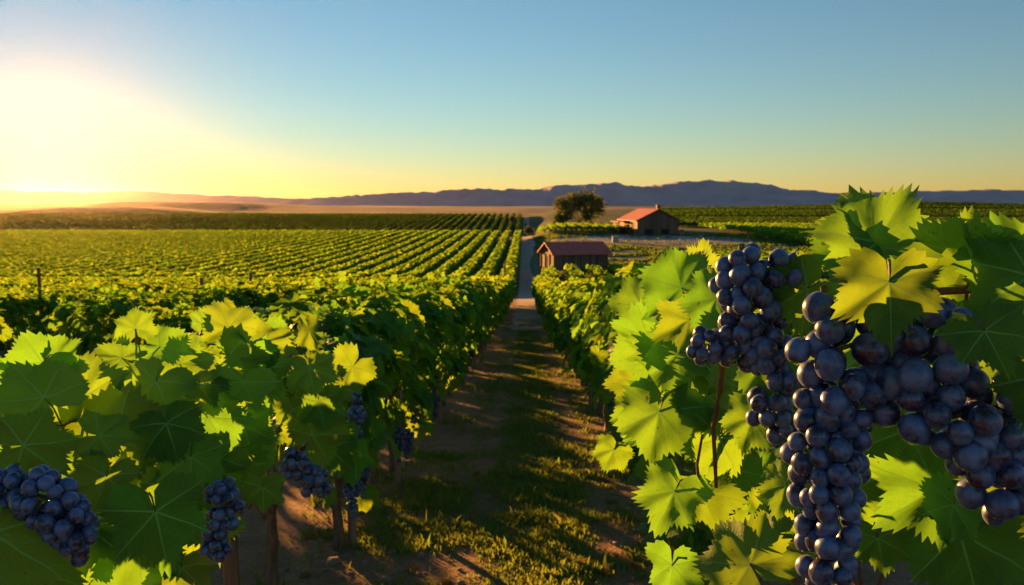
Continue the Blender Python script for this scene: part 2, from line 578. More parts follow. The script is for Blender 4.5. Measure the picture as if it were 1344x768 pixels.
grid_sheet('mountains', np.linspace(-780, 1120, 420), np.linspace(1850, 2500, 90),
           ridge(2250, 200, [(330, 268), (430, 259), (520, 254), (600, 252), (700, 249), (760, 244), (800, 241), (840, 244), (900, 238), (930, 236.5), (1000, 243), (1060, 250), (1100, 258), (1180, 268)], 190, 21), M_MTN)
grid_sheet('hills', np.linspace(-3200, 220, 300), np.linspace(2250, 2950, 60),
           ridge(2650, 240, [(-500, 250), (-200, 251), (0, 249), (60, 250), (130, 251), (180, 249.5), (215, 252), (300, 256), (360, 259), (430, 262), (520, 268)], 420, 41), M_MTN)
grid_sheet('mountains', np.linspace(500, 2700, 300), np.linspace(2650, 3400, 50),
           ridge(3050, 230, [(900, 266), (1000, 256), (1080, 253), (1150, 251), (1220, 249), (1300, 250), (1400, 246), (1500, 256), (1560, 268)], 420, 33), M_MTN)


# gravel track and the pale yard round the buildings: sheets that follow the ground
def path_sheet():
    ys = np.concatenate([np.linspace(26, 160, 200), np.linspace(162, 330, 60)])
    t = np.linspace(-1, 1, 9)
    X = np.stack([.18 + t * (0.72 + .25 * sstep(40, 150, y) + .08 * np.sin(y * 1.7 + t * 2)) for y in ys])
    Y = np.repeat(ys[:, None], 9, 1)
    Z = terrain(X, Y) + .012
    n, m_ = X.shape
    i, j = np.meshgrid(np.arange(n - 1), np.arange(m_ - 1), indexing='ij')
    q = np.stack([i * m_ + j, i * m_ + j + 1, (i + 1) * m_ + j + 1, (i + 1) * m_ + j], -1).reshape(-1, 4)
    tag(link('path', np_mesh('path', np.stack([X.ravel(), Y.ravel(), Z.ravel()], 1), [q], M_PATH)), kind='structure')


path_sheet()


def blob_sheet(name, poly, mat, lift, n=26):
    """ground-hugging sheet inside a smooth closed outline (world x,y)"""
    P = np.array(poly, float)
    k = len(P); ts = np.linspace(0, k, 160, endpoint=False)
    i = ts.astype(int); f = (ts - i)[:, None]
    p0, p1, p2, p3 = P[(i - 1) % k], P[i % k], P[(i + 1) % k], P[(i + 2) % k]
    O = .5 * (2 * p1 + (p2 - p0) * f + (2 * p0 - 5 * p1 + 4 * p2 - p3) * f ** 2 + (3 * p1 - p0 - 3 * p2 + p3) * f ** 3)
    c = P.mean(0)
    rs = np.linspace(0.02, 1, n)
    X = c[0] + rs[:, None] * (O[:, 0] - c[0]); Y = c[1] + rs[:, None] * (O[:, 1] - c[1])
    Z = terrain(X, Y) + lift
    m_ = X.shape[1]
    i, j = np.meshgrid(np.arange(n - 1), np.arange(m_), indexing='ij'); j2 = (j + 1) % m_
    q = np.stack([i * m_ + j, (i + 1) * m_ + j, (i + 1) * m_ + j2, i * m_ + j2], -1).reshape(-1, 4)
    return tag(link(name, np_mesh(name, np.stack([X.ravel(), Y.ravel(), Z.ravel()], 1), [q], mat)), kind='structure')


blob_sheet('yard', [(1.2, 122), (9, 118), (15, 98), (24, 96), (35, 108), (36, 126), (28, 138), (16, 138), (8, 133), (1.0, 134)], M_YARD, .02)
blob_sheet('lawn', [(10.5, 111), (15, 102), (23, 101), (29, 107), (25, 115), (14, 116)], M_TURF, .05)

blob_sheet('lawn', [(1.6, 68), (12, 64), (30, 72), (34, 90), (20, 95), (10, 104), (1.6, 110)], M_TURF, .012)

# haze: one closed box of pale air
hz = MB().box((0, 1200, 2), (12000, 10000, 172))
HZ = hz.build('haze', None if False else M_DARK)
HZ.data.materials.clear()
hm = bpy.data.materials.new('haze'); hm.use_nodes = True
hm.node_tree.nodes.clear()
ho = hm.node_tree.nodes.new('ShaderNodeOutputMaterial'); hv = hm.node_tree.nodes.new('ShaderNodeVolumePrincipled')
hv.inputs['Color'].default_value = (.97, .84, .84, 1)
hv.inputs['Density'].default_value = .0000085
hv.inputs['Anisotropy'].default_value = .88
hm.node_tree.links.new(hv.outputs[0], ho.inputs['Volume'])
HZ.data.materials.append(hm)
tag(HZ, kind='stuff')


# ------------------------------------------------------------------ vine leaves
def leaf_template(lod, seed=0):
    """flat-ish five-lobed serrated vine leaf: junction at origin, tip along +Y, normal +Z, about one unit wide"""
    rg = np.random.default_rng(seed)
    if lod == 0: nt_, rings = (7, 7, 9), (.0, .22, .45, .66, .85, 1.0)
    elif lod == 1: nt_, rings = (3, 3, 5), (.0, .6, 1.0)
    else: nt_, rings = (1, 1, 1), (.0, 1.0)
    jit = lambda s: 1 + rg.uniform(-s, s)
    kn = [(0, .66 * jit(.06)), (26, .50 * jit(.08)), (52, .61 * jit(.06)), (80, .47 * jit(.08)), (112, .55 * jit(.06)), (145, .46 * jit(.08)), (172, .25)]
    ks, kr = np.array(kn).T
    sect = []
    for a, v, b, n in ((-172, -110, -80, nt_[2]), (-80, -52, -26, nt_[1]), (-26, 0, 26, nt_[0]), (26, 52, 80, nt_[1]), (80, 110, 172, nt_[2])):
        h = n                                   # n odd -> vein sits on a peak
        t = np.concatenate([np.linspace(a, v, h + 1)[:-1], np.linspace(v, b, h + 1)])
        sect.append((t, v, n))
    verts, faces4, faces3, uv4, uv3 = [(0, 0, 0)], [], [], [], []
    phis, pk, sid = [], [], []
    for s, (t, v, n) in enumerate(sect):
        st = 0 if s == 0 else 1
        for i in range(st, len(t)):
            phis.append(t[i]); sid.append(s)
            pk.append(1 if i % 2 == 1 else 0)
    phis = np.array(phis)
    side = np.where(phis < 0, rg.uniform(.93, 1.07), rg.uniform(.93, 1.07))
    ap = np.abs(phis); si = np.clip(np.searchsorted(ks, ap, side='right') - 1, 0, len(ks) - 2)
    tt = np.clip((ap - ks[si]) / (ks[si + 1] - ks[si]), 0, 1); tt = tt * tt * (3 - 2 * tt)
    base = (kr[si] * (1 - tt) + kr[si + 1] * tt) * side
    if lod < 2:                                          # teeth lean towards the lobe tips and vary in width
        for k in range(1, len(phis) - 1):
            if pk[k]:
                vn = min((s[1] for s in sect), key=lambda v: abs(v - phis[k]))
                if abs(vn - phis[k]) > 1:
                    phis[k] += np.sign(vn - phis[k]) * abs(phis[k + 1] - phis[k]) * rg.uniform(.0, .75)
    # rounder lobes than straight interpolation
    amp = (.10 if lod == 0 else .13 if lod == 1 else .0)
    edge = base * (1 + np.where(np.array(pk) == 1, amp * rg.uniform(.1, 1.35, len(phis)), -amp * rg.uniform(.2, .9, len(phis))))
    qa, qb = rg.uniform(0, 6, 2)
    cup, fold, wav = rg.uniform(-.32, .18), rg.uniform(.02, .26), rg.uniform(.03, .085)
    droop = rg.uniform(.1, .5); ph = rg.uniform(0, 6)
    veins = [s[1] for s in sect]

    def pos(phi, r):
        a = math.radians(phi)
        x, y = r * math.sin(a), r * math.cos(a)
        near = min(abs(phi - v) for v in veins)
        z = cup * r * r + fold * abs(x) * .6 + .16 * r * math.sin(math.radians(min(near, 40) * 2)) * .5
        z += wav * math.sin(3 * a + ph) * (r / .6) ** 2 + wav * .5 * math.sin(8 * a + ph * 2) * (r / .6) ** 3
        z -= droop * max(0, y) ** 2 * .5
        z += .030 * math.sin(15 * x + qa) * math.sin(13 * y + qb) * min(1, r * 3) + .065 * math.sin(7 * x + qb) * math.cos(6 * y + qa) * r
        return (x, y, z)
    m = len(phis)
    for rr in rings[1:]:
        soft = base * (1 - .0) if rr < 1 else edge
        for k in range(m):
            verts.append(pos(phis[k], (edge[k] if rr == 1 else soft[k] * rr)))

    def uvof(idx, sec):
        x, y, _ = verts[idx]
        a = math.radians(veins[sec])
        return (x * math.sin(a) + y * math.cos(a)) * 1.35, abs(x * math.cos(a) - y * math.sin(a)) * 1.35
    for k in range(m - 1):
        s = sid[k + 1]
        q = (0, 1 + k + 1, 1 + k)
        faces3.append(q); uv3.append([uvof(i, s) for i in q])
        for r in range(len(rings) - 2):
            o = 1 + r * m
            q = (o + k, o + k + 1, o + m + k + 1, o + m + k)
            faces4.append(q); uv4.append([uvof(i, s) for i in q])
    return (np.array(verts), np.array(faces4).reshape(-1, 4), np.array(faces3).reshape(-1, 3),
            np.array(uv4, float).reshape(-1, 4, 2), np.array(uv3, float).reshape(-1, 3, 2))


LEAVES = {lod: [leaf_template(lod, 11 * lod + s) for s in range(n)] for lod, n in ((0, 10), (1, 6), (2, 3))}


def frames(nrm, tip):
    n = nrm / np.linalg.norm(nrm, axis=1, keepdims=True)
    t = tip - (tip * n).sum(1, keepdims=True) * n
    t /= np.maximum(np.linalg.norm(t, axis=1, keepdims=True), 1e-6)
    x = np.cross(t, n)
    return np.stack([x, t, n], -1)              # columns


def leaf_cloud(name, P, N, T, S, lod, mat, rg, kind=None, rnd=None):
    Fm = frames(N, T)
    kind = rg.integers(0, len(LEAVES[lod]), len(P)) if kind is None else kind
    if rnd is None: rnd = rg.uniform(0, 1, (len(P), 2))
    VV, F4, F3, U4, U3, R4, R3, off = [], [], [], [], [], [], [], 0
    for k, (v, f4, f3, u4, u3) in enumerate(LEAVES[lod]):
        ids = np.where(kind == k)[0]
        if not len(ids): continue
        vv = np.einsum('nij,vj->nvi', Fm[ids], v) * S[ids][:, None, None] + P[ids][:, None, :]
        o = off + np.arange(len(ids)) * len(v)
        VV.append(vv.reshape(-1, 3)); off += len(ids) * len(v)
        F4.append((f4[None] + o[:, None, None]).reshape(-1, 4)); F3.append((f3[None] + o[:, None, None]).reshape(-1, 3))
        U4.append(np.tile(u4, (len(ids), 1, 1))); U3.append(np.tile(u3, (len(ids), 1, 1)))
        R4.append(np.repeat(rnd[ids], len(f4), 0)[:, None, :].repeat(4, 1)); R3.append(np.repeat(rnd[ids], len(f3), 0)[:, None, :].repeat(3, 1))
    fs, us, rs = [], [], []
    for f, u, r in ((F4, U4, R4), (F3, U3, R3)):
        f = np.concatenate(f)
        if len(f): fs.append(f); us.append(np.concatenate(u)); rs.append(np.concatenate(r))
    return np_mesh(name, np.concatenate(VV), fs, mat, us, rs)


def vine_leaves(rg, n, size, length=1.0, hw=.40, z0=.66, z1=1.42, shoots=7):
    """leaf positions over a hedge-like vine: local Y runs along the row"""
    P, N, T, S = [], [], [], []
    cz, hz_ = (z0 + z1) / 2, (z1 - z0) / 2
    th = rg.uniform(-.15 * PI, 1.15 * PI, n)          # 0 = +X side, pi/2 = top
    th = np.where(rg.uniform(0, 1, n) < .12, rg.uniform(0, 2 * PI, n), th)
    c, s = np.cos(th), np.sin(th)
    e = .62
    r = np.where(rg.uniform(0, 1, n) < .84, rg.uniform(.82, 1.10, n), rg.uniform(.3, .9, n))
    y = rg.uniform(-length / 2, length / 2, n) + rg.normal(0, .04, n)
    lump = 1 + .16 * np.sin(y * 7 + 3 * th + rg.uniform(0, 6)) + .10 * np.sin(y * 15 + rg.uniform(0, 6))
    X = np.sign(c) * np.abs(c) ** e * hw * r * lump
    Z = cz + np.sign(s) * np.abs(s) ** e * hz_ * r * (1 + (lump - 1) * .6)
    Z = np.where(s < .1, Z - rg.uniform(0, .12, n) * (rg.uniform(0, 1, n) < .3), Z)
    P = np.stack([X, y, Z], 1)
    X = X * (.60 + .40 * np.clip((Z - z0) / (z1 - z0) * 1.6, 0, 1))
    out_ = np.stack([c * 1.0, np.zeros(n), np.maximum(s, -.2) * .9 + .55], 1)
    N = out_ + rg.normal(0, .42, (n, 3))
    T = np.stack([c * .55, rg.normal(0, .45, n), -np.ones(n) * .9 + np.maximum(s, 0) * .55], 1) + rg.normal(0, .3, (n, 3))
    S = size * rg.uniform(.55, 1.2, n)
    # shoots standing out of the top
    canes = []
    for k in range(shoots):
        b = np.array([rg.uniform(-hw * .7, hw * .7), rg.uniform(-length / 2, length / 2), z1 - .12])
        d = np.array([rg.normal(0, .35), rg.normal(0, .35), 1.0]); d /= np.linalg.norm(d)
        L = rg.uniform(.10, .26)
        pts = [b + d * L * t + np.array([0, 0, -.15 * t * t * L]) for t in (0, .33, .66, 1)]
        canes.append(pts)
        for q in range(5):
            t = (q + 1) / 5
            p = b + d * L * t
            a = rg.uniform(0, 2 * PI); side = np.array([math.cos(a), math.sin(a), .15])
            P = np.vstack([P, p + side * .05]); N = np.vstack([N, np.array([side[0] * .5, side[1] * .5, .7]) + rg.normal(0, .35, 3)])
            T = np.vstack([T, side + [0, 0, .25 - .3 * rg.random()]]); S = np.append(S, size * (1.0 - .62 * t) * rg.uniform(.8, 1.1))
    return P, N, T, S, canes


def trunk_mesh(rg, name, length=1.0, h=.62, r=.028, seg=8):
    m = MB()
    ox, oy = rg.uniform(-.04, .04, 2)
    pts, rr = [], []
    for k in range(9):
        t = k / 8
        pts.append((ox * math.sin(t * 3) + rg.normal(0, .006), oy * math.sin(t * 2.4) + rg.normal(0, .006), -.06 + (h + .06) * t))
        rr.append(r * (1.25 - .45 * t + (.5 * (1 - t) ** 6)) * rg.uniform(.9, 1.12))
    m.tube(pts, rr, seg, .12)
    e = Vector(pts[-1])
    for s in (-1, 1):                                   # cordon arms along the wire
        m.tube([e - Vector((0, 0, .03)), e + Vector((0, s * .12, .06)), e + Vector((rg.normal(0, .02), s * length * .28, .09)), e + Vector((rg.normal(0, .02), s * length * .5, .08))],
               [r * .75, r * .62, r * .5, r * .36], 6, .12)
    return m.mesh(name, M_BARK, True)


def cane_mesh(name, canes, rg, hw=.4):
    m = MB()
    for pts in canes: m.tube(pts, [.0045, .0038, .003, .0018], 5)
    for k in range(7):
        y = rg.uniform(-.45, .45); x = rg.uniform(-.1, .1)
        m.tube([(x, y, .66), (x + rg.normal(0, .08), y + rg.normal(0, .06), .9), (x + rg.normal(0, .16), y + rg.normal(0, .1), 1.3)], [.006, .005, .003], 5)
    return m.mesh(name, M_CANE, True)


# berries: dart throwing inside a chain of balls, then push apart
def berry_sphere(r, nu, nv, name):
    v, f = [(0, 0, r * 1.03)], []
    for i in range(1, nv):
        t = PI * i / nv
        for k in range(nu):
            a = 2 * PI * k / nu
            rr = r * (1 - .06 * math.exp(-((PI - t) / .16) ** 2))
            v.append((rr * math.sin(t) * math.cos(a), rr * math.sin(t) * math.sin(a), rr * math.cos(t) * 1.03))
    v.append((0, 0, -r * .95))
    f += [(0, 1 + k, 1 + (k + 1) % nu) for k in range(nu)]
    for i in range(nv - 2):
        for k in range(nu):
            a, b = 1 + i * nu + k, 1 + i * nu + (k + 1) % nu
            f.append((a, a + nu, b + nu, b))
    o = 1 + (nv - 2) * nu
    f += [(o + k, len(v) - 1, o + (k + 1) % nu) for k in range(nu)]
    me = bpy.data.meshes.new(name); me.from_pydata(v, [], f)
    me.polygons.foreach_set('use_smooth', [True] * len(f)); me.materials.append(M_GRAPE); me.update()
    return me


GRAPE_HI = berry_sphere(.01, 26, 16, 'grape')
GRAPE_LO = berry_sphere(.01, 12, 8, 'grape_small')


def pack(rg, balls, r, maxn, view=None, it=60, fill=.80):
    """balls: list of (centre, radius) for the cluster body; berries of radius r(t) pushed apart inside it"""
    C = np.array([b[0] for b in balls], float); R = np.array([b[1] for b in balls], float); rb = np.array([b[2] if len(b) > 2 else r for b in balls], float)
    vol = (R ** 3).clip(1e-9)
    pts, rad = [], []
    tries = 0
    fails = 0
    while len(pts) < maxn and fails < 7000:
        fails += 1
        tries += 1
        k = rg.choice(len(C), p=vol ** .66 / (vol ** .66).sum())
        d = rg.normal(0, 1, 3); d /= np.linalg.norm(d)
        if view is not None and d @ view > .45: continue         # the far side is never seen
        p = C[k] + d * max(0, R[k] - rb[k]) * rg.uniform(.62, 1.0)
        q = rb[k] * rg.uniform(.80, 1.1)
        # not deep inside another ball
        dd = np.linalg.norm(C - p, axis=1)
        if np.any(dd < R - 3.4 * rb): continue
        if pts:
            D = np.linalg.norm(np.array(pts) - p, axis=1)
            if np.any(D < (np.array(rad) + q) * fill): continue
        pts.append(p); rad.append(q); fails = 0
    return np.array(pts), np.array(rad)


def grape_cluster(name, balls, r, maxn, label, group, rg, view=None, mesh=None, cat='grapes', stem_to=None):
    top = Vector(balls[0][0]); 
    root = empty(name, top)
    tag(root, label, cat, group)
    P, Q = pack(rg, balls, r, maxn, view)
    for p, q in zip(P, Q):
        o = link('grape', mesh or GRAPE_HI, root)
        o.location = Vector(p) - top
        s = q / .01
        o.scale = (s * rg.uniform(.92, 1.06), s * rg.uniform(.92, 1.06), s * rg.uniform(.95, 1.12))
        dv = Vector(p) - top
        e = Matrix.Rotation(rg.uniform(-.5, .5), 4, 'X') @ Matrix.Rotation(rg.uniform(-.5, .5), 4, 'Y') @ Matrix.Rotation(rg.uniform(0, 6.3), 4, 'Z')
        o.rotation_euler = e.to_euler()
    m = MB()
    line = [Vector(b[0]) - top for b in balls]
    up = (Vector(stem_to) - top) if stem_to is not None else Vector((0, .012, balls[0][1] * .9))
    m.tube([up, up * .5] + line, [.0035, .0035] + [.003] * len(line), 6)
    m.build('stem', M_STEM, root, True)
    return root


def small_cluster_mesh(name, seed, n=46, r=.0125, L=.15, w=.05):
    rg = np.random.default_rng(seed)
    balls = [((0, 0, -L * t), w * (1.1 - .8 * t)) for t in (0, .25, .5, .75, 1)]
    P, Q = pack(rg, balls, r, n)
    me0 = GRAPE_LO
    nv = len(me0.vertices); v = np.empty(nv * 3); me0.vertices.foreach_get('co', v); v = v.reshape(-1, 3)
    f4 = np.array([p.vertices[:] for p in me0.polygons if len(p.vertices) == 4]); f3 = np.array([p.vertices[:] for p in me0.polygons if len(p.vertices) == 3])
    V = (v[None] * (Q / .01)[:, None, None] + P[:, None, :]).reshape(-1, 3)
    o = np.arange(len(P)) * nv
    return np_mesh(name, V, [(f4[None] + o[:, None, None]).reshape(-1, 4), (f3[None] + o[:, None, None]).reshape(-1, 3)], M_GRAPE)


BUNCH = [small_cluster_mesh('grape_bunch', 50 + k) for k in range(3)]


class VineKind:
    def __init__(self, seed, lod, n, size, mat, **kw):
        rg = np.random.default_rng(seed)
        P, N, T, S, canes = vine_leaves(rg, n, size, **kw)
        self.foliage = leaf_cloud('foliage', P, N, T, S, lod, mat, rg)
        self.trunk = trunk_mesh(rg, 'trunk', seg=10 if lod == 0 else 6)
        self.cane = cane_mesh('cane', canes, rg) if lod < 2 else None
        self.lod = lod


NEAR = [VineKind(100 + k, 0, 190, .165, M_LEAF, shoots=9) for k in range(3)]
MID = [VineKind(200 + k, 1, 210, .18, M_LEAF_MID, shoots=8) for k in range(5)]
FAR = [VineKind(300 + k, 2, 260, .20, M_LEAF_FAR, shoots=8) for k in range(4)]


def place_vine(x, y, label, group, zs, rg, bunches=0):
    kind = rg.choice(NEAR if y < 4.2 else MID if y < 14 else FAR)
    h = zs * rg.uniform(.95, 1.06) * (.84 + .18 * min(1, max(0, (y - 2) / 9)))
    root = empty('grapevine', (x + rg.normal(0, .02), y, gz(x, y)), 0 if rg.random() < .5 else PI)
    root.scale = (rg.uniform(.92, 1.1), rg.uniform(.98, 1.08), h)
    tag(root, label, 'grapevine', group)
    link('foliage', kind.foliage, root)
    link('trunk', kind.trunk, root)
    if kind.cane and y < 9: link('cane', kind.cane, root)
    for k in range(bunches):
        b = link('grape_cluster', BUNCH[rg.integers(0, 3)], root)
        flip = 1 if abs(root.rotation_euler.z) < 1 else -1
        side = (1 if x < 0 else -1) * flip
        b.location = (side * rg.uniform(.30, .40), rg.uniform(-.4, .4), rg.uniform(.62, .86))
        b.rotation_euler = (0, 0, rg.uniform(0, 6))
    return root


ROWL, ROWR, PITCH_ROW = -1.07, .92, 1.95
rg = np.random.default_rng(5)
spots = []
for k in range(0, 16):
    X = ROWL - PITCH_ROW * k
    y = .35 + (.5 if k % 2 else 0)
    while y < 48:
        if k == 1 and 3.6 < y < 5.4: y += 1.0; continue
        if k == 1 and y < 36 and float(vnoise(np.array([y * .41 + 3.1]), np.array([.5]), 2)[0]) > .385: y += 1.0; continue
        if k == 2 and y < 34 and rg.random() < .38: y += 1.0; continue
        if y > max(2.6 if k == 0 else 1.5, abs(X) / .70 - 1.6): spots.append((math.hypot(X, y), k, X, y))
        y += 1.0
spots.sort()
ORD = ['first', 'second', 'third', 'fourth', 'fifth', 'sixth', 'seventh', 'eighth', 'ninth', 'tenth', 'eleventh', 'twelfth', 'thirteenth', 'fourteenth', 'fifteenth', 'sixteenth']
NIND = 250
left_seen = 0
for dist, k, X, y in spots[:NIND]:
    if k == 0:
        left_seen += 1
        if left_seen <= 8:
            lab, grp = f"{ORD[left_seen - 1]} leafy vine, counted from the camera, in the row along the path's west edge", 'vines along the west edge of the grass path'
        else:
            lab, grp = "small distant vine far down the row along the path's sunset side", 'far vines along the west edge of the grass path'
    else:
        lab, grp = f"sunlit vine in the {ORD[k]} row from the path on the sunset side", f'vines in the {ORD[k]} row west of the path'
    place_vine(X, y, lab, grp, 1.06 if k == 0 else 1.0, rg, bunches=(2 if (k == 0 and 3 < y < 14) else 0))

y = 2.5; c = 0
while y < 48:
    c += 1
    if c <= 6: lab, grp = f"{ORD[c - 1]} vine behind the big hanging grapes, in the row along the path's barn side", 'vines along the barn side of the grass path'
    else: lab, grp = "small distant vine far down the row on the barn side of the path", 'far vines along the barn side of the grass path'
    place_vine(ROWR, y, lab, grp, 1.13 if y < 9 else 1.02, rg, bunches=(1 if 2.5 < y < 8 else 0))
    y += 1.0


# the rest of the near vineyard and the far fields: uncountable, one object per field
def vine_mass(name, rows, step, size, n_per, rg, swap=False, height=1.42, hw=.36, lod=2, mat=None):
    """rows: list of (x, y0, y1) running along Y"""
    P = []
    for (x, y0, y1) in rows:
        n = max(1, int((y1 - y0) / step))
        ys = rg.uniform(y0, y1, n * n_per)
        th = rg.uniform(-.1 * PI, 1.1 * PI, len(ys))
        q = np.sign(np.cos(th)) * np.abs(np.cos(th)) ** .6 * hw * rg.uniform(.8, 1.1, len(ys))
        zz = .55 + (height - .55) * (.5 + .5 * np.sign(np.sin(th)) * np.abs(np.sin(th)) ** .6) * rg.uniform(.85, 1.08, len(ys))
        P.append(np.stack([x + q, ys, zz, np.cos(th), np.sin(th)], 1))
    A_ = np.concatenate(P)
    if swap: A_[:, [0, 1]] = A_[:, [1, 0]]
    pos = A_[:, :3].copy(); pos[:, 2] += terrain(pos[:, 0], pos[:, 1])
    n = len(pos)
    N = np.stack([A_[:, 3], np.zeros(n), np.maximum(A_[:, 4], 0) + .2], 1) + rg.normal(0, .5, (n, 3))
    T = np.stack([A_[:, 3] * .5, rg.normal(0, .5, n), -np.ones(n) * .6], 1) + rg.normal(0, .3, (n, 3))
    me = leaf_cloud(name, pos, N, T, size * rg.uniform(.7, 1.3, n), lod, mat or M_LEAF_FAR, rg)
    return tag(link(name, me), kind='stuff')


rest = {}
for dist, k, X, y in spots[NIND:]:
    a = rest.setdefault(k, [X, 99, 0]); a[1] = min(a[1], y - .5); a[2] = max(a[2], y + .5)
rows = [tuple(v) for v in rest.values()]
rows += [(ROWR + PITCH_ROW * k, 6 + 3 * k, 48) for k in range(1, 9)]
vine_mass('distant_vines', rows, .1, .19, 14, rg)

rows = []
for k in range(0, 56):
    X = -1.45 - 1.95 * k
    y0, y1 = max(60, abs(X) / .72), 152
    if y1 > y0 + 3: rows.append((X, y0, y1))
vine_mass('middle_field_vines', rows, .2, .36, 8, rg, hw=.52, height=1.3)
rows = [(X, 58 + rg.uniform(0, 2), 69) for X in np.arange(1.9, 18, 1.95)]
rows += [(X, 60 + (X - 18) * .4, 88) for X in np.arange(18, 62, 1.95)]
vine_mass('near_shed_vines', rows, .22, .34, 6, rg, hw=.42, height=.85)
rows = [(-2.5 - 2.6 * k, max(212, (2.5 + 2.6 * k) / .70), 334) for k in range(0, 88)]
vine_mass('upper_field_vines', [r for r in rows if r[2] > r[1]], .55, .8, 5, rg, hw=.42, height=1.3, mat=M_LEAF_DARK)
rows = [(X, 142, 172) for X in np.arange(3.0, 24, 1.9)]
rows += [(X, max(96, X * 1.6), 175) for X in np.arange(38, 110, 1.95)]
vine_mass('barn_field_vines', rows, .3, .45, 6, rg, hw=.42, height=1.3)
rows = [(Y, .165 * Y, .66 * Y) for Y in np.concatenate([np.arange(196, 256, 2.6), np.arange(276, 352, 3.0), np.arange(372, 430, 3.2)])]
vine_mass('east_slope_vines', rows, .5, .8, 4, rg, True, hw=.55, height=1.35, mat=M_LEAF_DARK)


# ------------------------------------------------------------------ the two vines nearest the camera
VIEW = np.array(FWD); UPN = np.array(UPV); RGN = np.array(RGT)


def hero_vine(base, label, leaves, seed, trunk_pts, trunk_r, canes, shrink=1.0, lift=0.0, extra=()):
    """leaves: (px, py, depth, size_px, tip direction in degrees clockwise from up, lean right, lean up[, tint])"""
    rg = np.random.default_rng(seed)
    leaves = [L[:3] + (L[3] * shrink,) + L[4:6] + (L[6] + lift,) + L[7:] for L in leaves]
    for (n_, x0, x1, y0, y1, d0, d1, s0, s1) in extra:
        for q in range(n_):
            fy = rg.uniform(0, 1)
            leaves.append((x0 + (x1 - x0) * rg.uniform(0, 1), y0 + (y1 - y0) * fy, rg.uniform(d0, d1), rg.uniform(s0, s1), rg.choice([rg.uniform(130, 235), rg.uniform(0, 360)], p=[.72, .28]),
                           rg.normal(0, .45), rg.normal(.45, .4), rg.uniform(0, 1) ** 1.4))
    root = empty('grapevine', base)
    tag(root, label, 'grapevine', 'vines nearest the camera')
    b = np.array(base)
    P, N, T, S, Rn = [], [], [], [], []
    for k_, L in enumerate(leaves):
        px, py, d, s, ta, a, u = L[:7]
        J = np.array(at(px, py, d)); vd = (J - np.array(EYE)); vd /= np.linalg.norm(vd)
        t = math.radians(ta)
        tip = RGN * math.sin(t) + UPN * math.cos(t) + vd * rg.uniform(-.25, .15)
        n = -vd + RGN * (a + rg.normal(0, .12 if k_ < 25 else .3)) + UPN * (u + rg.normal(0, .12 if k_ < 25 else .25))
        P.append(J - b); N.append(n); T.append(tip); S.append(s * d / F)
        Rn.append((float(np.clip((L[7] if len(L) > 7 else rg.uniform(0, 1)) + rg.normal(0, .28), 0, 1)), rg.uniform(0, 1)))
        q = J - b
        sz = s * d / F
        e = q - (RGN * math.sin(t) + UPN * math.cos(t)) * sz * .35 + vd * sz * .35 - UPN * sz * .12
        mid_ = (q + e) / 2 + np.array([0, 0, sz * .06])
        pts_ = MB().tube([Vector(q) - Vector(q), Vector(mid_ - q), Vector(e - q)], [.0013, .0016, .002], 5)
        if len(L) > 8 or k_ < 44: link('petiole', pts_.mesh('petiole', M_STEM, True), root, Vector(q))
    me = leaf_cloud('foliage', np.array(P), np.array(N), np.array(T), np.array(S), 0, M_LEAF, rg, rnd=np.array(Rn))
    link('foliage', me, root)
    for pts, r in canes:
        m = MB(); pp = [Vector(at(*p)) - Vector(base) for p in pts]
        m.tube(pp, [r * (1.1 - .35 * i / (len(pp) - 1)) for i in range(len(pp))], 8, .06)
        link('cane', m.mesh('cane', M_CANE, True), root)
    m = MB()
    m.tube([Vector(p) for p in trunk_pts], trunk_r, 12, .14)
    link('trunk', m.mesh('trunk', M_BARK, True), root)
    return root


